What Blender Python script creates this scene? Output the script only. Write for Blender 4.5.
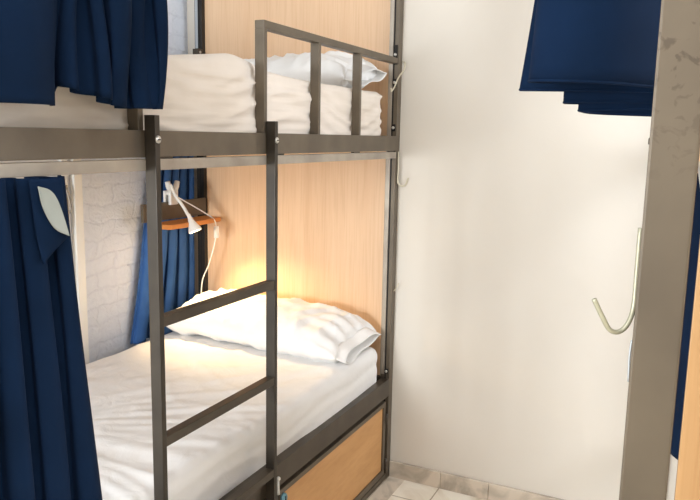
import bpy, bmesh, math, random
from mathutils import Vector, Matrix, noise

S = bpy.context.scene
C = S.collection
for o in list(bpy.data.objects):
    bpy.data.objects.remove(o)

# ------------------------------------------------------------------ camera
cam_d = bpy.data.cameras.new('camera')
cam_d.sensor_fit = 'HORIZONTAL'
cam_d.sensor_width = 36.0
cam_d.lens = 709.04 * 36.0 / 700.0
cam_d.clip_start = 0.02
cam = bpy.data.objects.new('camera', cam_d)
C.objects.link(cam)
f_ = Vector((0.89151631, 0.42443886, -0.15827294))
r_ = Vector((0.43258349, -0.90138487, 0.0194125))
u_ = Vector((0.13442541, 0.08577282, 0.98720455))
mw = Matrix(((r_.x, u_.x, -f_.x, -2.7129), (r_.y, u_.y, -f_.y, -1.0774), (r_.z, u_.z, -f_.z, 1.4619), (0, 0, 0, 1)))
cam.matrix_world = mw
S.camera = cam

# ------------------------------------------------------------------ world, lights, exposure
S.view_settings.view_transform = 'Standard'
S.view_settings.look = 'None'
S.view_settings.gamma = 1.0
S.view_settings.use_curve_mapping = False
S.view_settings.exposure = 0.63
W = bpy.data.worlds.new('daylight')
S.world = W
W.use_nodes = True
bg = W.node_tree.nodes['Background']
bg.inputs[0].default_value = (0.80, 0.88, 1.0, 1)
bg.inputs[1].default_value = 1.8


def area(name, loc, target, sx, sy, power, col):
    d = bpy.data.lights.new(name, 'AREA')
    d.shape = 'RECTANGLE'
    d.size = sx
    d.size_y = sy
    d.energy = power
    d.color = col
    o = bpy.data.objects.new(name, d)
    C.objects.link(o)
    o.location = loc
    o.rotation_euler = (Vector(target) - Vector(loc)).to_track_quat('-Z', 'Y').to_euler()
    return o


area('window_daylight', (-4.58, 0.66, 1.42), (0, -0.1, 0.9), 0.6, 0.75, 60, (0.92, 0.97, 1.0))
area('overhead_fill_light', (-2.75, -1.05, 2.62), (-2.4, -0.9, 0), 1.2, 0.5, 15, (0.93, 0.97, 1.0))  # unseen overhead fill, added to brighten the aisle and painted bricks
area('side_window_daylight', (-0.75, -2.30, 1.78), (-0.70, 0, 1.2), 0.9, 1.0, 21, (0.90, 0.95, 1.0))


# ------------------------------------------------------------------ materials
def mat(name, col, rough=0.5, metal=0.0, spec=0.5):
    m = bpy.data.materials.new(name)
    m.use_nodes = True
    b = m.node_tree.nodes['Principled BSDF']
    b.inputs['Base Color'].default_value = (*col, 1)
    b.inputs['Roughness'].default_value = rough
    b.inputs['Metallic'].default_value = metal
    b.inputs['Specular IOR Level'].default_value = spec
    return m, m.node_tree, b


def srgb(r, g, b):
    return tuple(((c / 255 + 0.055) / 1.055) ** 2.4 if c > 10 else c / 3294 for c in (r, g, b))


def N(nt, t, **kw):
    n = nt.nodes.new(t)
    for k, v in kw.items():
        setattr(n, k, v)
    return n


def noise_mix(nt, b, c1, c2, scale, vec_scale=(1, 1, 1), lo=0.35, hi=0.65, detail=4, sock='Base Color'):
    tc = N(nt, 'ShaderNodeTexCoord')
    mp = N(nt, 'ShaderNodeMapping')
    mp.inputs['Scale'].default_value = vec_scale
    nz = N(nt, 'ShaderNodeTexNoise')
    nz.inputs['Scale'].default_value = scale
    nz.inputs['Detail'].default_value = detail
    cr = N(nt, 'ShaderNodeValToRGB')
    cr.color_ramp.elements[0].position = lo
    cr.color_ramp.elements[1].position = hi
    cr.color_ramp.elements[0].color = (*c1, 1)
    cr.color_ramp.elements[1].color = (*c2, 1)
    L = nt.links.new
    L(tc.outputs['Object'], mp.inputs[0])
    L(mp.outputs[0], nz.inputs['Vector'])
    L(nz.outputs['Fac'], cr.inputs[0])
    L(cr.outputs[0], b.inputs[sock])
    return tc, mp, nz, cr


def bump(nt, b, src, strength, dist):
    bp = N(nt, 'ShaderNodeBump')
    bp.inputs['Strength'].default_value = strength
    bp.inputs['Distance'].default_value = dist
    nt.links.new(src, bp.inputs['Height'])
    nt.links.new(bp.outputs[0], b.inputs['Normal'])
    return bp


def metal_mat(name, c1, c2, rough=0.42, scale=9):
    m, nt, b = mat(name, c1, rough, 0.35, 0.5)
    tc, mp, nz, cr = noise_mix(nt, b, c1, c2, scale)
    n2 = N(nt, 'ShaderNodeTexNoise')
    n2.inputs['Scale'].default_value = 260
    nt.links.new(tc.outputs['Object'], n2.inputs['Vector'])
    bump(nt, b, n2.outputs['Fac'], 0.06, 0.002)
    return m


M = {}
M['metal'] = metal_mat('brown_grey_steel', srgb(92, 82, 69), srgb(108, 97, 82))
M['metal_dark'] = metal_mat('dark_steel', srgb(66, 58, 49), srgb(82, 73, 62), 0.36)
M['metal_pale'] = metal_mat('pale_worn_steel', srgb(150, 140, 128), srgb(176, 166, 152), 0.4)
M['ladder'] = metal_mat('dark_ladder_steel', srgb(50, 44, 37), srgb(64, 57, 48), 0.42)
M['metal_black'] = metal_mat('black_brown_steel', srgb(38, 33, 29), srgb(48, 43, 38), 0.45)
M['black'] = mat('black_gap', srgb(22, 20, 18), 0.8)[0]
M['bolt'] = mat('zinc_bolt', srgb(205, 202, 196), 0.3, 0.8)[0]
M['hook'] = mat('cream_wire', srgb(206, 196, 172), 0.4, 0.2)[0]
M['hook_grey'] = mat('grey_green_wire', srgb(168, 164, 142), 0.4, 0.4)[0]
M['white_plastic'] = mat('white_plastic', srgb(240, 238, 232), 0.35)[0]
M['lock'] = mat('blue_grey_lock', srgb(120, 165, 180), 0.3, 0.7)[0]
M['silver'] = mat('silver_strip', srgb(190, 196, 200), 0.3, 0.7)[0]


def stained_post():
    m, nt, b = mat('stained_painted_steel', srgb(140, 126, 108), 0.5, 0.25)
    tc, mp, nz, cr = noise_mix(nt, b, srgb(82, 71, 57), srgb(96, 84, 68), 5)
    # brown stains on the upper part
    v = N(nt, 'ShaderNodeTexNoise')
    v.inputs['Scale'].default_value = 38
    v.inputs['Detail'].default_value = 6
    v.inputs['Distortion'].default_value = 1.6
    r = N(nt, 'ShaderNodeValToRGB')
    r.color_ramp.elements[0].position = 0.54
    r.color_ramp.elements[1].position = 0.60
    r.color_ramp.elements[0].color = (0, 0, 0, 1)
    r.color_ramp.elements[1].color = (0.55, 0.55, 0.55, 1)
    mx = N(nt, 'ShaderNodeMixRGB')
    mx.inputs[2].default_value = (*srgb(52, 38, 26), 1)
    L = nt.links.new
    L(tc.outputs['Object'], v.inputs['Vector'])
    sp = N(nt, 'ShaderNodeSeparateXYZ')
    L(tc.outputs['Object'], sp.inputs[0])
    mr = N(nt, 'ShaderNodeMapRange')
    mr.inputs['From Min'].default_value = 1.40
    mr.inputs['From Max'].default_value = 1.56
    L(sp.outputs['Z'], mr.inputs['Value'])
    mu = N(nt, 'ShaderNodeMath', operation='MULTIPLY')
    L(v.outputs['Fac'], r.inputs[0])
    L(r.outputs[0], mu.inputs[0])
    L(mr.outputs[0], mu.inputs[1])
    L(mu.outputs[0], mx.inputs[0])
    L(cr.outputs[0], mx.inputs[1])
    L(mx.outputs[0], b.inputs['Base Color'])
    return m


M['stained'] = stained_post()


def wood(name, c1, c2, axis='Z', scale=22, rough=0.45, stretch=0.03):
    m, nt, b = mat(name, c1, rough)
    vs = {'Z': (1, 1, stretch), 'X': (stretch, 1, 1), 'Y': (1, stretch, 1)}[axis]
    tc, mp, nz, cr = noise_mix(nt, b, c1, c2, scale, vs, 0.3, 0.7, 8)
    n2 = N(nt, 'ShaderNodeTexNoise')
    n2.inputs['Scale'].default_value = scale * 7
    nt.links.new(mp.outputs[0], n2.inputs['Vector'])
    mx = N(nt, 'ShaderNodeMixRGB', blend_type='MULTIPLY')
    rr = N(nt, 'ShaderNodeValToRGB')
    rr.color_ramp.elements[0].position = 0.36
    rr.color_ramp.elements[0].color = (0.93, 0.90, 0.86, 1)
    rr.color_ramp.elements[1].position = 0.55
    mx.inputs[0].default_value = 0.8
    nt.links.new(n2.outputs['Fac'], rr.inputs[0])
    nt.links.new(cr.outputs[0], mx.inputs[1])
    nt.links.new(rr.outputs[0], mx.inputs[2])
    nt.links.new(mx.outputs[0], b.inputs['Base Color'])
    return m


M['beech'] = wood('beech_laminate', srgb(226, 188, 150), srgb(232, 197, 161))
M['door_wood'] = wood('storage_door_wood', srgb(196, 146, 92), srgb(210, 160, 106), 'X', 10, 0.5, 0.2)
M['shelf_wood'] = wood('orange_shelf_wood', srgb(206, 128, 58), srgb(220, 146, 74), 'X')
M['foot_wood'] = wood('foot_panel_wood', srgb(158, 119, 76), srgb(176, 136, 90), 'Z', 30)


def fabric(name, c1, c2, rough=0.9, sc=6, sheen=0.0, wrinkle=0.0, wsc=(1, 1, 1)):
    m, nt, b = mat(name, c1, rough, 0, 0.12)
    tc, mp, nz, cr = noise_mix(nt, b, c1, c2, sc)
    b.inputs['Sheen Weight'].default_value = sheen
    wv = N(nt, 'ShaderNodeTexNoise')
    wv.inputs['Scale'].default_value = 420
    nt.links.new(tc.outputs['Object'], wv.inputs['Vector'])
    bp = bump(nt, b, wv.outputs['Fac'], 0.12, 0.001)
    if wrinkle:
        mp2 = N(nt, 'ShaderNodeMapping')
        mp2.inputs['Scale'].default_value = wsc
        n3 = N(nt, 'ShaderNodeTexNoise')
        n3.inputs['Scale'].default_value = 9
        n3.inputs['Detail'].default_value = 5
        n3.inputs['Distortion'].default_value = 1.2
        nt.links.new(tc.outputs['Object'], mp2.inputs[0])
        nt.links.new(mp2.outputs[0], n3.inputs['Vector'])
        b2 = N(nt, 'ShaderNodeBump')
        b2.inputs['Strength'].default_value = wrinkle
        b2.inputs['Distance'].default_value = 0.02
        nt.links.new(n3.outputs['Fac'], b2.inputs['Height'])
        nt.links.new(b2.outputs[0], bp.inputs['Normal'])
    return m


M['navy'] = fabric('navy_curtain_cloth', srgb(9, 27, 50), srgb(13, 33, 60), 0.95, 5, 0.0)
M['navy_back'] = fabric('blue_curtain_cloth', srgb(50, 86, 140), srgb(66, 104, 160), 0.9, 5, 0.0)
M['lining'] = fabric('pale_lining', srgb(150, 155, 150), srgb(168, 172, 166))
M['sheet'] = fabric('white_sheet', srgb(236, 234, 232), srgb(242, 240, 238), 0.85, 5, 0, 0.22)
M['cream_sheet'] = fabric('cream_sheet', srgb(222, 210, 196), srgb(231, 220, 208), 0.9, 5, 0, 0.15, (0.3, 0.3, 2))
M['pillow'] = fabric('white_pillowcase', srgb(240, 238, 235), srgb(246, 244, 241), 0.85, 5, 0, 0.2)
M['grey_cloth'] = fabric('grey_mattress_cloth', srgb(150, 138, 128), srgb(160, 148, 138), 0.9)


def wall_mat(name, c1, c2):
    m, nt, b = mat(name, c1, 0.8, 0, 0.25)
    tc, mp, nz, cr = noise_mix(nt, b, c1, c2, 1.3)
    n2 = N(nt, 'ShaderNodeTexNoise')
    n2.inputs['Scale'].default_value = 14
    n2.inputs['Detail'].default_value = 6
    nt.links.new(tc.outputs['Object'], n2.inputs['Vector'])
    bump(nt, b, n2.outputs['Fac'], 0.1, 0.01)
    return m


M['wall'] = wall_mat('cream_painted_plaster', srgb(221, 213, 201), srgb(226, 219, 208))
M['wall_white'] = wall_mat('white_plaster', srgb(226, 225, 226), srgb(232, 231, 231))


def brick_mat():
    m, nt, b = mat('white_painted_brick', srgb(214, 214, 218), 0.7, 0, 0.3)
    L = nt.links.new
    tc = N(nt, 'ShaderNodeTexCoord')
    sep = N(nt, 'ShaderNodeSeparateXYZ')
    com = N(nt, 'ShaderNodeCombineXYZ')
    L(tc.outputs['Object'], sep.inputs[0])
    L(sep.outputs['X'], com.inputs['X'])
    L(sep.outputs['Z'], com.inputs['Y'])
    nz = N(nt, 'ShaderNodeTexNoise')
    nz.inputs['Scale'].default_value = 7
    nz.inputs['Detail'].default_value = 5
    L(com.outputs[0], nz.inputs['Vector'])
    dis = N(nt, 'ShaderNodeVectorMath', operation='MULTIPLY_ADD')
    dis.inputs[1].default_value = (0.16, 0.09, 0)
    L(nz.outputs['Color'], dis.inputs[0])
    L(com.outputs[0], dis.inputs[2])
    br = N(nt, 'ShaderNodeTexBrick')
    br.inputs['Color1'].default_value = (1, 1, 1, 1)
    br.inputs['Color2'].default_value = (0.75, 0.75, 0.75, 1)
    br.inputs['Mortar'].default_value = (0, 0, 0, 1)
    br.inputs['Scale'].default_value = 1.0
    br.inputs['Brick Width'].default_value = 0.21
    br.inputs['Row Height'].default_value = 0.072
    br.inputs['Mortar Size'].default_value = 0.009
    br.inputs['Mortar Smooth'].default_value = 1.0
    L(dis.outputs[0], br.inputs['Vector'])
    n2 = N(nt, 'ShaderNodeTexNoise')
    n2.inputs['Scale'].default_value = 24
    n2.inputs['Detail'].default_value = 8
    n2.inputs['Distortion'].default_value = 2.0
    L(com.outputs[0], n2.inputs['Vector'])
    ad = N(nt, 'ShaderNodeMixRGB')
    ad.inputs[0].default_value = 0.72
    L(br.outputs['Color'], ad.inputs[1])
    L(n2.outputs['Fac'], ad.inputs[2])
    bump(nt, b, ad.outputs[0], 0.5, 0.016)
    cr = N(nt, 'ShaderNodeValToRGB')
    cr.color_ramp.elements[0].position = 0.3
    cr.color_ramp.elements[1].position = 0.8
    cr.color_ramp.elements[0].color = (*srgb(216, 222, 234), 1)
    cr.color_ramp.elements[1].color = (*srgb(228, 234, 244), 1)
    L(ad.outputs[0], cr.inputs[0])
    L(cr.outputs[0], b.inputs['Base Color'])
    return m


M['brick'] = brick_mat()


def marble(name, base, vein, tile, off=(0, 0), grout=0.003, vscale=3.0):
    m, nt, b = mat(name, base, 0.25, 0, 0.5)
    L = nt.links.new
    tc = N(nt, 'ShaderNodeTexCoord')
    nz = N(nt, 'ShaderNodeTexNoise')
    nz.inputs['Scale'].default_value = vscale
    nz.inputs['Detail'].default_value = 8
    nz.inputs['Distortion'].default_value = 1.4
    L(tc.outputs['Object'], nz.inputs['Vector'])
    cr = N(nt, 'ShaderNodeValToRGB')
    e = cr.color_ramp.elements
    e[0].position = 0.38
    e[0].color = (*vein, 1)
    e[1].position = 0.54
    e[1].color = (*base, 1)
    L(nz.outputs['Fac'], cr.inputs[0])
    mp = N(nt, 'ShaderNodeMapping')
    mp.inputs['Location'].default_value = (off[0], off[1], 0)
    L(tc.outputs['Object'], mp.inputs[0])
    br = N(nt, 'ShaderNodeTexBrick')
    br.offset = 0.0
    br.inputs['Scale'].default_value = 1
    br.inputs['Brick Width'].default_value = tile[0]
    br.inputs['Row Height'].default_value = tile[1]
    br.inputs['Mortar Size'].default_value = grout
    br.inputs['Color1'].default_value = (1, 1, 1, 1)
    br.inputs['Color2'].default_value = (0.93, 0.93, 0.93, 1)
    br.inputs['Mortar'].default_value = (0.5, 0.46, 0.4, 1)
    L(mp.outputs[0], br.inputs['Vector'])
    mx = N(nt, 'ShaderNodeMixRGB', blend_type='MULTIPLY')
    mx.inputs[0].default_value = 1
    L(cr.outputs[0], mx.inputs[1])
    L(br.outputs['Color'], mx.inputs[2])
    L(mx.outputs[0], b.inputs['Base Color'])
    return m


M['floor'] = marble('cream_marble_tiles', srgb(246, 238, 222), srgb(222, 208, 186), (0.4, 0.4), (0.16, 0.23))
M['base'] = marble('marble_skirting', srgb(222, 208, 190), srgb(182, 170, 154), (9, 9), vscale=5)


# ------------------------------------------------------------------ mesh helpers
def obj(name, bm, material, parent=None, smooth=False, loc=None):
    me = bpy.data.meshes.new(name)
    bm.normal_update()
    bm.to_mesh(me)
    bm.free()
    mats = material if isinstance(material, (list, tuple)) else [material]
    for m in mats:
        me.materials.append(m)
    if smooth:
        for p in me.polygons:
            p.use_smooth = True
    o = bpy.data.objects.new(name, me)
    C.objects.link(o)
    if parent:
        o.parent = parent
        # walk up so the world position stays what the mesh says
        off = Vector((0, 0, 0))
        q = parent
        while q:
            off += q.location
            q = q.parent
        o.location = -off
    return o


def recentre(o):
    """move a top-level mesh's origin to the middle of its base"""
    vs = [v.co for v in o.data.vertices]
    c = Vector(((min(v.x for v in vs) + max(v.x for v in vs)) / 2, (min(v.y for v in vs) + max(v.y for v in vs)) / 2, min(v.z for v in vs)))
    o.data.transform(Matrix.Translation(-c))
    o.location = o.location + c
    return o


def tag(o, label, cat, group=None, kind=None):
    o['label'] = label
    o['category'] = cat
    if group:
        o['group'] = group
    if kind:
        o['kind'] = kind
    return o


def thing(name, loc, label, cat, group=None):
    o = bpy.data.objects.new(name, None)
    C.objects.link(o)
    o.location = loc
    o.empty_display_size = 0.1
    return tag(o, label, cat, group)


def struct(name, bm, m, smooth=False):
    o = obj(name, bm, m, None, smooth)
    o['kind'] = 'structure'
    return o


def box(bm, x0, x1, y0, y1, z0, z1, bev=0.0015, mi=0):
    vs = [bm.verts.new((x, y, z)) for x in (x0, x1) for y in (y0, y1) for z in (z0, z1)]
    idx = [(0, 1, 3, 2), (4, 6, 7, 5), (0, 4, 5, 1), (2, 3, 7, 6), (0, 2, 6, 4), (1, 5, 7, 3)]
    fs = [bm.faces.new([vs[i] for i in f]) for f in idx]
    for f in fs:
        f.material_index = mi
    if bev:
        es = list({e for f in fs for e in f.edges})
        bmesh.ops.bevel(bm, geom=es, offset=bev, segments=2, profile=0.7, affect='EDGES')
    return bm


def bx(*a, **k):
    return box(bmesh.new(), *a, **k)


def tube(bm, pts, rad, seg=10, cap=True, squash=None):
    pts = [Vector(p) for p in pts]
    n = len(pts)
    rads = rad if isinstance(rad, (list, tuple)) else [rad] * n
    prev = None
    rings = []
    for i, p in enumerate(pts):
        t = (pts[min(i + 1, n - 1)] - pts[max(i - 1, 0)]).normalized()
        if prev is None:
            a = Vector((0, 0, 1)) if abs(t.z) < 0.9 else Vector((1, 0, 0))
            nrm = (a - t * a.dot(t)).normalized()
        else:
            nrm = (prev - t * prev.dot(t)).normalized()
        prev = nrm
        bn = t.cross(nrm)
        rings.append([bm.verts.new(p + (nrm * math.cos(2 * math.pi * k / seg) + bn * math.sin(2 * math.pi * k / seg)) * rads[i]) for k in range(seg)])
    for a, b in zip(rings, rings[1:]):
        for k in range(seg):
            bm.faces.new((a[k], a[(k + 1) % seg], b[(k + 1) % seg], b[k]))
    if cap:
        bm.faces.new(list(reversed(rings[0])))
        bm.faces.new(rings[-1])
    return bm


def smooth_path(pts, n=8):
    """Catmull-Rom"""
    P = [Vector(p) for p in pts]
    P = [P[0] * 2 - P[1]] + P + [P[-1] * 2 - P[-2]]
    out = []
    for i in range(1, len(P) - 2):
        for k in range(n):
            t = k / n
            a, b, c, d = P[i - 1], P[i], P[i + 1], P[i + 2]
            out.append(0.5 * ((2 * b) + (c - a) * t + (2 * a - 5 * b + 4 * c - d) * t * t + (3 * b - a - 3 * c + d) * t ** 3))
    out.append(P[-2])
    return out


def disc(bm, c, nrm, r, h, seg=16):
    c = Vector(c)
    nrm = Vector(nrm).normalized()
    tube(bm, [c, c + nrm * h * 0.6, c + nrm * h], [r, r, r * 0.75], seg)
    return bm


def grid(nu, nv, fn, bm=None, closed_u=False):
    bm = bm or bmesh.new()
    V = [[bm.verts.new(fn(i / nu, j / nv)) for j in range(nv + 1)] for i in range(nu + (0 if closed_u else 1))]
    for i in range(nu):
        a = V[i]
        b = V[(i + 1) % len(V)]
        for j in range(nv):
            bm.faces.new((a[j], b[j], b[j + 1], a[j + 1]))
    return bm


def thicken(o, t, off=0.0):
    m = o.modifiers.new('cloth_thickness', 'SOLIDIFY')
    m.thickness = t
    m.offset = off
    return o


def nz(*a):
    return noise.noise(Vector(a))


def ridge(*a):
    return 1 - abs(noise.noise(Vector(a))) * 2


# ------------------------------------------------------------------ the room
XB = -4.6
b = bmesh.new()
box(b, 0.0, 0.12, -2.25, 1.30, 0, 2.7, 0)
struct('wall_far', b, M['wall'])
struct('floor', bx(XB - 0.1, 0.0, -2.25, 1.30, -0.1, 0.0, bev=0), M['floor'])
struct('ceiling', bx(XB - 0.1, 0.12, -2.25, 1.30, 2.7, 2.8, bev=0), M['wall_white'])
struct('wall_left', bx(-0.70, 0.0, 1.062, 1.30, 0, 2.7, bev=0), M['brick'])
struct('wall_left_plaster', bx(-2.2, -0.70, 1.062, 1.30, 0, 2.7, bev=0), M['wall_white'])
struct('wall_left_rear', bx(XB, -2.2, 1.15, 1.30, 0, 2.7, bev=0), M['wall_white'])
b = bmesh.new()
for a in ((XB, -1.27, 0, 2.8), (-0.18, 0.12, 0, 2.8), (-1.27, -0.18, 0, 1.22), (-1.27, -0.18, 2.34, 2.8)):
    box(b, a[0], a[1], -2.37, -2.25, a[2], a[3], 0)
struct('wall_right', b, M['wall'])
b = bmesh.new()
for a in ((-1.27, -1.23, 1.22, 2.34), (-0.22, -0.18, 1.22, 2.34), (-1.23, -0.22, 1.22, 1.26), (-1.23, -0.22, 2.30, 2.34), (-0.77, -0.73, 1.26, 2.30)):
    box(b, a[0], a[1], -2.36, -2.33, a[2], a[3], 0.002)
struct('window_2', b, M['white_plastic'])
# wall behind the photographer with a big window opening
b = bmesh.new()
box(b, XB - 0.1, XB, -2.25, -0.10, 0, 2.7, 0)
box(b, XB - 0.1, XB, 1.10, 1.30, 0, 2.7, 0)
box(b, XB - 0.1, XB, -0.10, 1.10, 0, 0.6, 0)
box(b, XB - 0.1, XB, -0.10, 1.10, 2.45, 2.7, 0)
struct('wall_back', b, M['wall'])
b = bmesh.new()
for y0, y1, z0, z1 in ((-0.10, -0.05, 0.6, 2.45), (1.05, 1.10, 0.6, 2.45), (-0.05, 1.05, 0.6, 0.65), (-0.05, 1.05, 2.40, 2.45), (0.48, 0.52, 0.65, 2.40)):
    box(b, XB - 0.09, XB - 0.05, y0, y1, z0, z1, 0.002)
struct('window_1', b, M['white_plastic'])
struct('trim_2', bx(-2.5, -0.014, -0.075, 0.0, 0.0, 0.0015, bev=0), M['base'])
# marble skirting in pieces along the far wall
b = bmesh.new()
ys = [-2.25, -1.65, -1.05, -0.44, -0.235, -0.002]
for a, c in zip(ys, ys[1:]):
    box(b, -0.014, 0.0, a + 0.0008, c - 0.0008, 0.0, 0.071, 0.002)
struct('baseboard_far', b, M['base'])
# narrow white upright trim where the painted bricks end
b = bmesh.new()
box(b, -0.725, -0.685, 1.038, 1.062, 0, 2.7, 0.003)
box(b, -0.775, -0.748, 1.046, 1.062, 0, 2.7, 0.003)
struct('trim_1', b, M['white_plastic'])
b = bmesh.new()
tube(b, smooth_path([(-0.762, 1.042, 1.25), (-0.760, 1.028, 1.20), (-0.762, 1.020, 1.17), (-0.763, 1.032, 1.155)], 5), 0.004, 8)
box(b, -0.770, -0.755, 1.040, 1.047, 1.10, 1.26, 0.001)
tag(recentre(obj('window_latch', b, M['metal_pale'], None, True)), 'small tarnished latch on the white upright trim beside the painted bricks', 'latch')


# ------------------------------------------------------------------ the bunk bed
WY = 0.99          # outer width
P = 0.04           # post section
bed = thing('bunk_bed', (-1.0, WY / 2, 0), 'brown-grey steel bunk bed with a ladder and beech end panels, filling the left side', 'bunk bed')
LEN = -2.02
for (x0, y0) in ((-P, 0), (-P, WY - P), (LEN, 0), (LEN, WY - P)):
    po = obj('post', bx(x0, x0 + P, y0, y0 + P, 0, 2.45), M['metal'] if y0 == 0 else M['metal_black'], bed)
    if x0 == -P:
        # slot line and plates on the inner face of the post
        b = bmesh.new()
        box(b, x0 - 0.0012, x0, y0 + P * 0.40, y0 + P * 0.52, 0.05, 2.4, 0)
        obj('slot', b, M['black'], po)
        b = bmesh.new()
        if y0 == 0:
            box(b, x0 - 0.004, x0, y0 + P * 0.56, y0 + P * 0.98, 0.47, 2.4, 0.001)
        else:
            box(b, x0 - 0.002, x0, y0 + P * 0.54, y0 + P * 0.90, 1.84, 2.4, 0)
        obj('inner_strip', b, M['metal_pale'] if y0 == 0 else M['silver'], po)
        if y0 == 0:
            for zz, hh in ((1.745, 0.075), (1.66, 0.03), (1.485, 0.028), (1.378, 0.03), (0.475, 0.02)):
                b = bmesh.new()
                box(b, x0 - 0.006, x0, y0 + 0.004, y0 + 0.020, zz, zz + hh, 0.002)
                obj('plate', b, M['black'], po)
                b = bmesh.new()
                disc(b, (x0 - 0.006, y0 + 0.012, zz + hh / 2), (-1, 0, 0), 0.006, 0.004, 12)
                obj('bolt', b, M['bolt'], po, True)
        else:
            b = bmesh.new()
            box(b, x0 - 0.03, x0, y0 - 0.002, y0 + 0.03, 1.79, 1.835, 0.002)
            obj('bracket', b, M['metal_dark'], po)
            b = bmesh.new()
            disc(b, (x0 - 0.018, y0 - 0.002, 1.82), (0, -1, 0), 0.006, 0.004, 12)
            obj('bolt', b, M['bolt'], po, True)
# rails along the bed
obj('upper_rail', bx(LEN + P, -P, 0.0, 0.035, 1.408, 1.4664), M['metal'], bed)
obj('upper_back_rail', bx(LEN + P, -P, WY - 0.035, WY, 1.408, 1.4664), M['metal_dark'], bed)
obj('lower_rail', bx(LEN + P, -P, 0.0, 0.035, 0.377, 0.4525), M['metal_dark'], bed)
obj('lower_back_rail', bx(LEN + P, -P, WY - 0.035, WY, 0.377, 0.4525), M['metal'], bed)
for z0, z1, nm in ((1.408, 1.4664, 'upper_end_rail'), (0.377, 0.4525, 'lower_end_rail')):
    for x0 in (-P, LEN):
        obj(nm, bx(x0 + 0.002, x0 + P - 0.002, P, WY - P, z0, z1), M['metal_dark'], bed)
for z, nm in ((1.418, 'upper_slat'), (0.388, 'lower_slat')):
    for k in range(9):
        x = -0.18 - k * 0.20
        obj(nm, bx(x, x + 0.06, 0.035, WY - 0.035, z, z + 0.022), M['foot_wood'], bed)
# the pale curtain rail below the upper front rail
tr = obj('curtain_rail', bx(LEN + P, -P, -0.002, 0.024, 1.3785, 1.4035), M['metal_pale'], bed)
for x in (-1.95, -1.45, -0.95, -0.42, -0.09):
    obj('spacer', bx(x, x + 0.05, 0.006, 0.018, 1.4035, 1.408, bev=0), M['metal_dark'], tr)
# guard rails, right hand one in view and the left hand one under the curtain
def guard(x0, x1, ups):
    g = obj('guard_rail', bx(x0, x1, 0.002, 0.032, 1.748, 1.770), M['metal'], bed)
    for x in ups:
        obj('baluster', bx(x, x + 0.016, 0.002, 0.032, 1.4664, 1.748), M['metal'], g)
    return g


guard(-1.016, -P, (-1.016, -0.700, -0.392))
guard(LEN + P, -1.500, (-1.516,))
g = obj('back_guard_rail', bx(LEN + P, -P - 0.03, WY - 0.03, WY - 0.008, 1.765, 1.787), M['metal_dark'], bed)
for x in (-0.5, -1.0, -1.5):
    obj('baluster', bx(x, x + 0.016, WY - 0.03, WY - 0.008, 1.4664, 1.765), M['metal_dark'], g)
for x0, x1, y0, y1 in ((LEN + P, -P, 0.0, 0.03), (LEN + P, -P, WY - 0.03, WY)):
    obj('top_rail', bx(x0, x1, y0, y1, 2.41, 2.44), M['metal'], bed)
obj('upper_curtain_rail', bx(LEN + P, -P, -0.056, -0.040, 2.30, 2.316), M['metal_pale'], bed)
for x in (LEN + P, -P - 0.02):
    obj('rail_bracket', bx(x, x + 0.02, -0.056, 0.01, 2.31, 2.43), M['metal_pale'], bed)
# head panels of pale beech laminate
obj('headboard_panel', bx(-0.018, -0.004, P, WY - P, 1.4664, 2.43), M['beech'], bed)
obj('headboard_panel', bx(-0.018, -0.004, P, WY - P, 0.4525, 1.408), M['beech'], bed)
obj('panel_edge_strip', bx(-0.028, -0.018, P + 0.001, P + 0.008, 0.4525, 1.408, bev=0.001), M['metal_pale'], bed)
# short back board with the reading shelf
obj('back_board', bx(-0.46, -P, 0.940, 0.954, 1.092, 1.168), M['metal'], bed)
b = bmesh.new()
out = [(-0.42, 0.945), (-0.42, 0.85), (-0.405, 0.836), (-0.25, 0.832), (-0.06, 0.842), (-0.05, 0.852), (-0.05, 0.945)]
lo = [b.verts.new((x, y, 1.066)) for x, y in out]
hi = [b.verts.new((x, y, 1.086)) for x, y in out]
b.faces.new(lo)
b.faces.new(list(reversed(hi)))
for i in range(len(out)):
    j = (i + 1) % len(out)
    b.faces.new((lo[j], lo[i], hi[i], hi[j]))
bmesh.ops.bevel(b, geom=list(b.edges), offset=0.003, segments=2, affect='EDGES')
obj('reading_shelf', b, M['shelf_wood'], bed)

# ladder
lad = []
for x in (-1.500, -1.0095):
    o = obj('ladder_rail', bx(x, x + 0.0155, -0.030, -0.0005, 0.0, 1.499), M['ladder'], bed)
    b = bmesh.new()
    disc(b, (x + 0.008, -0.030, 1.447), (0, -1, 0), 0.0085, 0.004, 16)
    bo = obj('bolt', b, M['bolt'], o, True)
    b = bmesh.new()
    box(b, x + 0.003, x + 0.0125, -0.0350, -0.0338, 1.4455, 1.4480, 0)
    obj('bolt_slot', b, M['black'], bo)
    lad.append(o)
for z in (1.026, 0.738, 0.45, 0.162):
    obj('rung', bx(-1.4845, -1.0095, -0.029, -0.004, z, z + 0.024), M['metal_dark'], bed)

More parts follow.
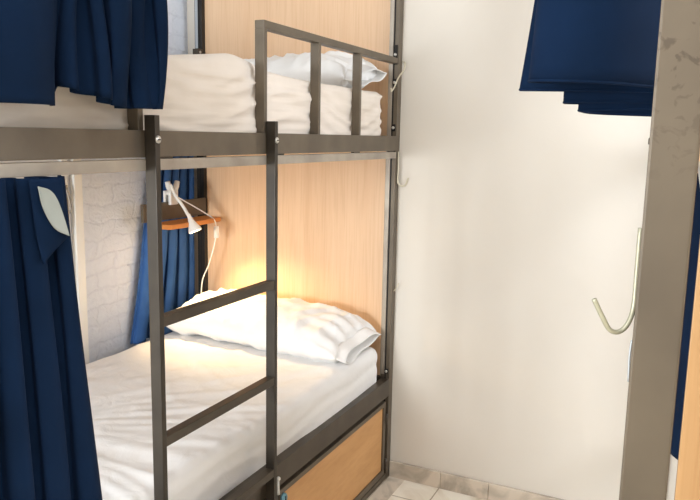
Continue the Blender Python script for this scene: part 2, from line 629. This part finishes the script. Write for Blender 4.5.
# storage under the lower bunk: framed wooden doors
def store_door(x0, x1, lockx):
    fr = 0.022
    d = obj('storage_door', bx(x0 + fr, x1 - fr, 0.008, 0.020, 0.055, 0.340), M['door_wood'], bed)
    b = bmesh.new()
    box(b, x0, x1, 0.002, 0.027, 0.340, 0.358)
    box(b, x0, x1, 0.002, 0.027, 0.030, 0.055)
    box(b, x0, x0 + fr, 0.002, 0.027, 0.055, 0.340)
    box(b, x1 - fr, x1, 0.002, 0.027, 0.055, 0.340)
    obj('door_frame', b, M['metal'], d)
    b = bmesh.new()
    disc(b, (lockx, 0.004, 0.325), (0, -1, 0), 0.017, 0.012, 20)
    lk = obj('lock', b, M['lock'], d, True)
    b = bmesh.new()
    box(b, lockx - 0.002, lockx + 0.002, -0.0095, -0.008, 0.316, 0.334, 0)
    obj('keyhole', b, M['black'], lk)
    for z in (0.30, 0.10):
        b = bmesh.new()
        tube(b, [(x1 + 0.006, -0.001, z), (x1 + 0.006, -0.001, z - 0.045)], 0.006, 10)
        obj('hinge', b, M['metal_dark'], d, True)


store_door(-0.925, -0.062, -0.905)
store_door(-1.86, -0.975, -1.06)
obj('bottom_rail', bx(LEN + P, -P, 0.002, 0.03, 0.0, 0.024), M['metal'], bed)
obj('storage_divider', bx(-0.972, -0.928, 0.004, 0.05, 0.024, 0.377), M['metal_dark'], bed)

# wire hooks fixed to the bed
def wire(name, pts, r, m, parent=None):
    b = tube(bmesh.new(), smooth_path(pts, 8), r, 8)
    return obj(name, b, m, parent, True)


wire('curtain_hook', [(0.0 - 0.010, -0.006, 1.760), (-0.012, -0.018, 1.752), (-0.035, -0.022, 1.725), (-0.09, -0.022, 1.69), (-0.125, -0.022, 1.655), (-0.155, -0.022, 1.635), (-0.162, -0.022, 1.645)], 0.0028, M['hook'], bed)
wire('curtain_hook', [(-0.022, -0.004, 1.405), (-0.022, -0.006, 1.34), (-0.024, -0.006, 1.285), (-0.020, -0.016, 1.268), (-0.010, -0.032, 1.27), (-0.006, -0.044, 1.30)], 0.0030, M['hook'], bed)
wire('curtain_hook', [(-0.025, -0.004, 0.83), (-0.025, -0.014, 0.845), (-0.022, -0.024, 0.865)], 0.0018, M['hook'], bed)
b = tube(bmesh.new(), [(-0.949, -0.006, 0.412), (-0.949, -0.008, 0.36)], 0.0045, 8)
bmesh.ops.create_uvsphere(b, u_segments=10, v_segments=8, radius=0.007, matrix=Matrix.Translation((-0.949, -0.008, 0.412)))
obj('door_pin', b, M['white_plastic'], bed, True)


# ------------------------------------------------------------------ mattresses
def mattress(name, x0, x1, y0, y1, z0, z1, r, disp, m, label):
    """rounded slab as one closed surface with cloth folds"""
    cx, cy, cz = (x0 + x1) / 2, (y0 + y1) / 2, (z0 + z1) / 2
    hx, hy, hz = (x1 - x0) / 2, (y1 - y0) / 2, (z1 - z0) / 2
    b = bmesh.new()
    cuts = lambda L, s: max(2, int(L / s))
    nx, ny, nzz = cuts(2 * hx, 0.012), cuts(2 * hy, 0.014), cuts(2 * hz, 0.007)
    vmap = {}

    def vert(i, j, k):
        key = (i, j, k)
        if key not in vmap:
            p = Vector((-hx + 2 * hx * i / nx, -hy + 2 * hy * j / ny, -hz + 2 * hz * k / nzz))
            q = Vector((max(-hx + r, min(hx - r, p.x)), max(-hy + r, min(hy - r, p.y)), max(-hz + r, min(hz - r, p.z))))
            d = p - q
            if d.length > 1e-9:
                n_ = d.normalized()
                p = q + n_ * r
            w = p + Vector((cx, cy, cz))
            n_ = d.normalized() if d.length > 1e-9 else Vector((0, 0, 1))
            w = w + disp(w, n_)
            vmap[key] = b.verts.new(w)
        return vmap[key]

    for i in range(nx):
        for j in range(ny):
            b.faces.new((vert(i, j, nzz), vert(i + 1, j, nzz), vert(i + 1, j + 1, nzz), vert(i, j + 1, nzz)))
            b.faces.new((vert(i, j, 0), vert(i, j + 1, 0), vert(i + 1, j + 1, 0), vert(i + 1, j, 0)))
    for i in range(nx):
        for k in range(nzz):
            b.faces.new((vert(i, 0, k), vert(i + 1, 0, k), vert(i + 1, 0, k + 1), vert(i, 0, k + 1)))
            b.faces.new((vert(i, ny, k), vert(i, ny, k + 1), vert(i + 1, ny, k + 1), vert(i + 1, ny, k)))
    for j in range(ny):
        for k in range(nzz):
            b.faces.new((vert(0, j, k), vert(0, j, k + 1), vert(0, j + 1, k + 1), vert(0, j + 1, k)))
            b.faces.new((vert(nx, j, k), vert(nx, j + 1, k), vert(nx, j + 1, k + 1), vert(nx, j, k + 1)))
    o = obj(name, b, m, None, True)
    recentre(o)
    return tag(o, label, 'mattress')


def disp_low(p, n):
    top = max(0, n.z)
    side = 1 - abs(n.z)
    # soft creases radiating from the middle, plus long shallow folds on the front side
    a = math.atan2(p.y - 0.75, p.x + 1.35)
    d = math.hypot(p.y - 0.75, p.x + 1.35)
    h = 0.006 * top * ridge(a * 5.5, d * 1.3, 2.0) ** 2 * min(1, d * 2)
    h += 0.010 * top * nz(p.x * 2.1, p.y * 2.4, 5)
    h += 0.004 * top * max(0, ridge(p.x * 5 + nz(p.y * 3, p.x, 1) * 2, p.y * 4, 8)) ** 3
    h += 0.0045 * top * max(0, ridge(a * 11 + nz(p.x * 4, p.y * 4, 3), d * 2.0, 12.0)) ** 2 * min(1, d * 1.5)
    s = 0.006 * side * nz(p.x * 1.2, p.z * 26 + nz(p.x * 3, 0, 4) * 1.5, 3)
    v = n * s
    v.z += h
    if p.y < 0.06 and n.y < -0.3:
        v.y += 0.006 * math.sin(p.x * 4)
    return v


def disp_up(p, n):
    side = 1 - abs(n.z)
    s = 0.0
    if side > 0.01:
        ph = p.z * 46 + 1.6 * nz(p.x * 2.2, p.z * 6, 1.0) + 2.4 * math.cos((p.x + 1.25) * 7)
        amp = 0.55 + 0.45 * nz(p.x * 2.5, 3.0, p.z * 8)
        s = side * (0.019 * amp * ridge(p.x * 1.6, ph * 0.42, 7) + 0.006 * nz(p.x * 5, p.z * 75 + 2 * nz(p.x * 3, 1, 1), 2))
    v = n * s
    v.z += max(0, n.z) * (0.003 * nz(p.x * 4, p.y * 4, 9) + 0.030 * math.exp(-((p.x + 1.08) / 0.12) ** 2) - 0.010 / (1 + math.exp(-(p.x + 0.85) * 18)))
    return v


mattress('mattress', -1.97, -0.075, 0.034, 0.945, 0.411, 0.592, 0.032, disp_low, M['sheet'],
         'mattress under a smooth white sheet on the lower bunk')
mattress('mattress', -1.97, -0.10, 0.040, 0.945, 1.441, 1.645, 0.03, disp_up, M['cream_sheet'],
         'mattress in a ruched cream sheet on the upper bunk')


# ------------------------------------------------------------------ pillows
def pillow(name, cx, cy, cz, lx, ly, th, rot, seed, label, slump=0.0):
    nu, nv = 90, 60
    b = bmesh.new()

    def prof(a, e):
        return max(0.0, 1 - abs(a) ** e)

    sides = []
    for sgn in (1, -1):
        V = []
        for i in range(nu + 1):
            row = []
            for j in range(nv + 1):
                u = -1 + 2 * i / nu
                v = -1 + 2 * j / nv
                u = math.sin(u * math.pi / 2)
                v = math.sin(v * math.pi / 2)
                edge = prof(u, 6) ** 0.45 * prof(v, 2.8) ** 0.55
                z = sgn * th / 2 * edge
                # outline: long edges bow in a bit, corners drawn out
                x = v * lx / 2 * (1 - 0.07 * (1 - abs(u) ** 3) * abs(v))
                y = u * ly / 2 * (1 - 0.05 * (1 - v * v) * abs(u))
                w = edge ** 0.5
                an = max(0, ridge(u * 4.5 + seed + v * 0.8, v * 1.1, seed)) ** 2
                z += sgn * w * (0.012 * an + 0.013 * nz(u * 2.5, v * 2.0, seed + 5))
                # puckers at both short ends
                z += sgn * w * 0.008 * ridge(u * 6 + nz(v * 1.5, u * 2, seed) * 0.8, v * 0.6, seed + 3)
                z += sgn * 0.012 * abs(u) ** 3 * w * math.sin(v * 16 + 3 * nz(u, v * 2, seed))
                z += 0.012 * (1 - w) * math.sin(v * 5 + u * 3 + seed)
                z -= slump * (abs(u) ** 3)
                row.append((x, y, z))
            V.append(row)
        sides.append(V)
    R = Matrix.Rotation(rot[2], 4, 'Z') @ Matrix.Rotation(rot[1], 4, 'Y') @ Matrix.Rotation(rot[0], 4, 'X')
    T = Matrix.Translation((cx, cy, cz)) @ R
    top = [[b.verts.new(T @ Vector(c)) for c in row] for row in sides[0]]
    bot = [[None] * (nv + 1) for _ in range(nu + 1)]
    for i in range(nu + 1):
        for j in range(nv + 1):
            if i in (0, nu) or j in (0, nv):
                bot[i][j] = top[i][j]
            else:
                bot[i][j] = b.verts.new(T @ Vector(sides[1][i][j]))
    for i in range(nu):
        for j in range(nv):
            b.faces.new((top[i][j], top[i][j + 1], top[i + 1][j + 1], top[i + 1][j]))
            b.faces.new((bot[i][j], bot[i + 1][j], bot[i + 1][j + 1], bot[i][j + 1]))
    o = obj(name, b, M['pillow'], None, True)
    # open end of the pillowcase: a wavy hem at the right (front) end
    def hem(u, v):
        a = 2 * math.pi * u
        e = prof(math.cos(a), 2.6)
        xx = math.cos(a) * lx / 2 * 0.90
        zz = math.sin(a) * 0.030 + 0.006 * math.sin(a * 5 + seed)
        yy = -ly / 2 * 0.955 - v * 0.045 - 0.01 * math.sin(a * 2 + 1)
        k = 1 - 0.25 * v
        return T @ Vector((xx * (1 - 0.05 * v), yy, zz * k - slump - v * 0.012))
    h = obj('pillowcase_hem', grid(64, 6, hem, closed_u=True), M['pillow'], None, True)
    thicken(h, 0.0025)
    recentre(o)
    h.parent = o
    h.location = -o.location
    return tag(o, label, 'pillow')


pillow('pillow', -0.232, 0.495, 0.684, 0.36, 0.87, 0.152, (math.radians(1.3), math.radians(-7), math.radians(-2)), 3.1,
       'long white pillow lit by the reading lamp on the lower bunk', 0.026)
pillow('pillow', -0.235, 0.385, 1.694, 0.33, 0.64, 0.13, (math.radians(-3), math.radians(-9), 0), 8.4,
       'white pillow against the head panel on the upper bunk', 0.02)


# ------------------------------------------------------------------ clip lamp
lamp = thing('clip_lamp', (-0.28, 0.93, 1.168), 'white clip-on reading lamp glowing on the board above the small shelf', 'reading lamp')
b = bmesh.new()
box(b, -0.305, -0.255, 0.925, 0.939, 1.155, 1.215, 0.004)
box(b, -0.305, -0.255, 0.955, 0.967, 1.155, 1.215, 0.004)
box(b, -0.300, -0.260, 0.925, 0.967, 1.196, 1.212, 0.004)
obj('clamp', b, M['white_plastic'], lamp, True)
b = bmesh.new()
tube(b, [(-0.268, 0.935, 1.205), (-0.255, 0.935, 1.235), (-0.248, 0.935, 1.255)], [0.010, 0.013, 0.011], 12)
tube(b, [(-0.292, 0.935, 1.205), (-0.305, 0.935, 1.235), (-0.312, 0.935, 1.255)], [0.010, 0.013, 0.011], 12)
obj('clamp_grip', b, M['white_plastic'], lamp, True)
b = bmesh.new()
tube(b, smooth_path([(-0.318, 0.915, 1.245), (-0.30, 0.905, 1.20), (-0.29, 0.87, 1.15), (-0.29, 0.845, 1.115)], 6), 0.007, 10)
obj('arm', b, M['white_plastic'], lamp, True)
ha = Vector((-0.290, 0.845, 1.12))
hb = Vector((-0.285, 0.812, 1.048))
b = bmesh.new()
d_ = hb - ha
prs = [(0.0, 0.008), (0.2, 0.009), (0.45, 0.014), (0.7, 0.022), (0.92, 0.029), (1.0, 0.029)]
tube(b, [ha + d_ * t for t, _ in prs], [r for _, r in prs], 24, cap=False)
tube(b, [ha + d_ * t for t, _ in reversed(prs)], [max(0.004, r - 0.002) for _, r in reversed(prs)], 24, cap=False)
obj('lamp_head', b, M['white_plastic'], lamp, True)
em = bpy.data.materials.new('warm_bulb')
em.use_nodes = True
eb = em.node_tree.nodes['Principled BSDF']
eb.inputs['Base Color'].default_value = (1, 0.9, 0.7, 1)
eb.inputs['Emission Color'].default_value = (1, 0.80, 0.45, 1)
eb.inputs['Emission Strength'].default_value = 12
b = bmesh.new()
dn = d_.normalized()
disc(b, ha + d_ * 0.93, dn, 0.024, 0.004, 24)
obj('bulb', b, em, lamp, True)
sp = bpy.data.lights.new('lamp_light', 'SPOT')
sp.energy = 12
sp.color = (1.0, 0.70, 0.34)
sp.spot_size = math.radians(115)
sp.spot_blend = 0.7
sp.shadow_soft_size = 0.02
so = bpy.data.objects.new('lamp_light', sp)
C.objects.link(so)
so.parent = lamp
so.location = hb + dn * 0.012 - lamp.location
so.rotation_euler = (dn + Vector((0.0, 0.0, 0))).to_track_quat('-Z', 'Y').to_euler()
b = bmesh.new()
tube(b, smooth_path([(-0.262, 0.930, 1.19), (-0.22, 0.915, 1.165), (-0.15, 0.87, 1.115), (-0.115, 0.84, 1.08), (-0.105, 0.835, 1.045)], 8), 0.0028, 8)
tube(b, smooth_path([(-0.110, 0.835, 1.0), (-0.115, 0.845, 0.95), (-0.12, 0.87, 0.87), (-0.125, 0.90, 0.80), (-0.12, 0.915, 0.72)], 8), 0.0028, 8)
obj('cord', b, M['white_plastic'], lamp, True)
obj('switch', bx(-0.117, -0.096, 0.826, 0.842, 0.996, 1.05, bev=0.005), M['white_plastic'], lamp)


# ------------------------------------------------------------------ curtains
def curtain(name, path, z_top, z_bot, m, label, seed=0.0, nv=50, amp=0.012, thick=0.003, sag=None, per=8, group=None):
    """cloth hung from a path of XY points; folds deepen towards the hem"""
    pts = smooth_path([(x, y, 0) for x, y in path], per)
    n = len(pts) - 1

    def fn(u, v):
        i = min(n - 1, int(u * n))
        t = u * n - i
        p = pts[i].lerp(pts[i + 1], t)
        zb = z_bot(u) if callable(z_bot) else z_bot
        z = z_top + (zb - z_top) * v
        w = amp * (0.3 + v)
        x = p.x + w * nz(u * 7, v * 2.5, seed)
        y = p.y + w * nz(u * 9, v * 2.0, seed + 9) * 1.3
        q = Vector((x, y, z))
        return sag(u, v, q) if sag else q
    o = obj(name, grid(n, nv, fn), m, None, True)
    thicken(o, thick)
    recentre(o)
    return tag(o, label, 'curtain', group)


def omega(x0, x1, y, n, d, a, seed):
    """rounded folds that bulge over one another"""
    rnd = random.Random(seed)
    out = []
    ph = [rnd.uniform(0.7, 1.25) for _ in range(n + 1)]
    m = n * 6
    for i in range(m + 1):
        t = i / m
        k = ph[int(t * n)]
        env = min(1, t * n * 1.5, (1 - t) * n * 1.5)
        out.append((x0 + (x1 - x0) * t + env * a * k * math.sin(4 * math.pi * n * t), y + d * k * math.cos(2 * math.pi * n * t)))
    return out


def zig(x0, x1, y, n, d, seed, phase=0):
    rnd = random.Random(seed)
    out = []
    for i in range(n + 1):
        s = 1 if (i + phase) % 2 else -1
        out.append((x0 + (x1 - x0) * (i + rnd.uniform(-.25, .25) * (0 < i < n)) / n, y + s * d * rnd.uniform(0.6, 1.15)))
    return out


# left part of the lower bunk, hanging from the curtain rail
curtain('curtain', omega(-2.0, -1.736, -0.022, 4, 0.026, 0.012, 4), 1.379, 0.10, M['navy'],
        'long navy curtain drawn to the left across the lower bunk', 2.0, 70, 0.016,
        sag=lambda u, v, q: Vector((q.x + 0.115 * v * u, q.y, q.z)))
# loose turned-back corner showing the pale lining
def poly_at(pts, t):
    t = max(0.0, min(0.9999, t)) * (len(pts) - 1)
    k = int(t)
    a, c = pts[k], pts[k + 1]
    return Vector((a[0] + (c[0] - a[0]) * (t - k), 0, a[1] + (c[1] - a[1]) * (t - k)))


def between(left, right, y, bulge, tilt=0.0):
    L_ = [(p.x, p.y) for p in smooth_path([(a, b_, 0) for a, b_ in left], 6)]
    R_ = [(p.x, p.y) for p in smooth_path([(a, b_, 0) for a, b_ in right], 6)]

    def fn(u, v):
        p = poly_at(L_, v).lerp(poly_at(R_, v), u)
        p.y = y - bulge * math.sin(u * math.pi) * math.sin(min(1, v * 1.1 + 0.1) * math.pi * 0.9) + tilt * u
        return p
    return fn


cur0 = [o for o in bpy.data.objects if o.name == 'curtain'][0]
fo = obj('turned_corner', grid(16, 26, between([(-1.850, 1.378), (-1.845, 1.33), (-1.840, 1.28), (-1.829, 1.228)],
                                               [(-1.778, 1.378), (-1.774, 1.33), (-1.771, 1.285), (-1.770, 1.270), (-1.800, 1.249), (-1.828, 1.227)], -0.052, 0.010)), M['navy'], None, True)
thicken(fo, 0.002)
fo.parent = cur0
fo.location = -cur0.location
fo = obj('curtain_lining', grid(12, 20, between([(-1.842, 1.365), (-1.834, 1.328), (-1.811, 1.290), (-1.779, 1.273)],
                                                [(-1.842, 1.366), (-1.815, 1.357), (-1.797, 1.330), (-1.778, 1.273)], -0.066, -0.004)), M['lining'], None, True)
thicken(fo, 0.0015)
fo.parent = cur0
fo.location = -cur0.location

# upper bunk, pushed up over the guard rail at the left


def zb_up(u):
    key = [(0, 1.504), (0.12, 1.506), (0.16, 1.541), (0.42, 1.520), (0.58, 1.508), (1.0, 1.511)]
    for (a, za), (c, zc) in zip(key, key[1:]):
        if u <= c:
            return za + (zc - za) * (u - a) / (c - a)
    return 1.511


curtain('curtain', zig(-1.99, -1.80, -0.060, 3, 0.010, 7) + omega(-1.775, -1.492, -0.052, 5, 0.022, 0.010, 12), 2.30, zb_up, M['navy'],
        'navy curtain hanging over the guard rail of the left upper bunk', 5.0, 60, 0.016, 0.003,
        sag=lambda u, v, q: Vector((q.x + 0.022 * math.sin(u * 8.5 + 0.4) * math.sin(v * math.pi) * (0.35 if u < 0.1 else math.sqrt(max(0, 1 - u))) + 0.010 * u * v,
                                    q.y - 0.012 * math.sin(v * 9 + u * 14) * v, q.z)))
# rear curtain behind the shelf


def rear_sag(u, v, q):
    # spreads towards the hem
    c = -0.02
    k = 0.85 + 0.55 * v
    q.x = c + (q.x - c) * k
    return q


curtain('curtain', omega(-0.33, -0.020, 1.020, 5, 0.019, 0.014, 21), 1.40, 0.56, M['navy_back'],
        'blue curtain gathered behind the small shelf at the back of the lower bunk', 8.0, 60, 0.009, 0.003, rear_sag)

# ------------------------------------------------------------------ the bunk bed on the right, mostly out of frame
YR = -1.0336
bed2 = thing('bunk_bed', (-0.95, YR - 0.495, 0), 'stained grey steel bunk bed with a wire hook, cut off by the right edge', 'bunk bed')
XR = -1.875
for (x0, y0) in ((XR, YR - 0.050), (-0.05, YR - 0.05), (XR, YR - 0.99), (-0.05, YR - 0.99)):
    obj('post', bx(x0, x0 + 0.05, y0, y0 + 0.050, 0, 2.45, bev=0.003), M['stained'], bed2)
for z0, z1, nm in ((1.408, 1.4664, 'upper_rail'), (0.377, 0.4525, 'lower_rail')):
    obj(nm, bx(XR + 0.05, -0.05, YR - 0.045, YR - 0.008, z0, z1), M['metal'], bed2)
    obj(nm, bx(XR + 0.05, -0.05, YR - 0.985, YR - 0.95, z0, z1), M['metal'], bed2)
obj('top_rail', bx(XR + 0.05, -0.05, YR - 0.045, YR - 0.008, 2.36, 2.40), M['metal'], bed2)
obj('foot_panel', bx(XR + 0.010, XR + 0.026, YR - 0.94, YR - 0.0585, 0.05, 2.40), M['foot_wood'], bed2)
obj('headboard_panel', bx(-0.020, -0.006, YR - 0.94, YR - 0.05, 0.62, 2.40), M['beech'], bed2)
b = tube(bmesh.new(), smooth_path([(XR + 0.030, YR + 0.0028, 1.365), (XR + 0.030, YR + 0.0028, 1.31), (XR + 0.028, YR + 0.003, 1.274),
                                   (XR + 0.022, YR + 0.007, 1.255), (XR + 0.014, YR + 0.015, 1.2455), (XR + 0.006, YR + 0.025, 1.248),
                                   (XR + 0.0, YR + 0.034, 1.264), (XR - 0.003, YR + 0.044, 1.284)], 8), 0.0029, 12)
obj('curtain_hook', b, M['hook_grey'], bed2, True)
b = tube(bmesh.new(), smooth_path([(XR + 0.022, YR + 0.0015, 1.235), (XR + 0.022, YR + 0.0025, 1.215), (XR + 0.022, YR + 0.0015, 1.185)], 6), 0.0014, 10)
obj('hook_tail', b, M['silver'], bed2, True)
b = bmesh.new()
disc(b, (XR + 0.02, YR, 1.463), (0, 1, 0), 0.004, 0.002, 10)
obj('rivet', b, M['metal_dark'], bed2, True)
obj('curtain_rail', bx(XR + 0.05, -0.05, YR - 0.075, YR - 0.06, 1.3835, 1.402), M['silver'], bed2)
curtain('curtain', zig(-1.15, -0.60, YR - 0.068, 11, 0.012, 5), 1.383, 0.80, M['navy'],
        'navy curtain seen through the slit beside the stained right post', 3.0, 30, 0.006)

# bundle of navy curtain lifted up over the right-hand upper bunk, in folded layers
bun = thing('curtain', (-1.35, -0.90, 1.52), 'navy curtain bundled up in thick folds at the top right', 'curtain')


def layer(name, path, zb, zt, seed, per=10, amp=0.006, slope=0.0, flare=0.0):
    pts = smooth_path([(x, y, 0) for x, y in path], per)
    n = len(pts) - 1

    def fn(u, v):
        i = min(n - 1, int(u * n))
        p = pts[i].lerp(pts[i + 1], u * n - i)
        z = zt + (zb + slope * u - zt) * v
        p.y -= flare * (z - 1.55) * (p.y + 1.05) / 0.25
        return Vector((p.x + amp * nz(u * 4, v * 3, seed), p.y + amp * nz(u * 5, v * 3, seed + 4), z))
    o = obj(name, grid(n, 30, fn), M['navy'], bun, True)
    thicken(o, 0.003)
    # hem: a thin rolled edge
    q = [fn(i / n, 1.0) for i in range(n + 1)]
    h = obj('hem', tube(bmesh.new(), q, 0.0028, 6), M['navy'], o, True)
    h.location = (0, 0, 0)
    return o


layer('front_fold', [(-1.31, -1.02), (-1.32, -0.93), (-1.34, -0.85), (-1.37, -0.812), (-1.41, -0.803), (-1.445, -0.818), (-1.468, -0.852), (-1.475, -0.89), (-1.465, -0.93), (-1.43, -0.975), (-1.37, -1.02), (-1.30, -1.05)], 1.572, 2.35, 1.0, slope=-0.020, flare=0.05)
layer('side_fold', [(-1.18, -1.00), (-1.22, -0.88), (-1.27, -0.775), (-1.30, -0.764), (-1.315, -0.785), (-1.32, -0.86), (-1.31, -0.95), (-1.30, -1.02)], 1.562, 2.35, 2.0, slope=-0.01, flare=0.10)
layer('middle_fold', [(-1.15, -1.01), (-1.18, -0.92), (-1.21, -0.845), (-1.235, -0.838), (-1.25, -0.86), (-1.25, -0.94), (-1.23, -1.02)], 1.537, 2.35, 3.0)
layer('lower_fold', [(-1.05, -1.01), (-1.08, -0.93), (-1.12, -0.878), (-1.17, -0.862), (-1.20, -0.868), (-1.21, -0.93), (-1.19, -1.02)], 1.518, 2.35, 4.0, slope=0.008)
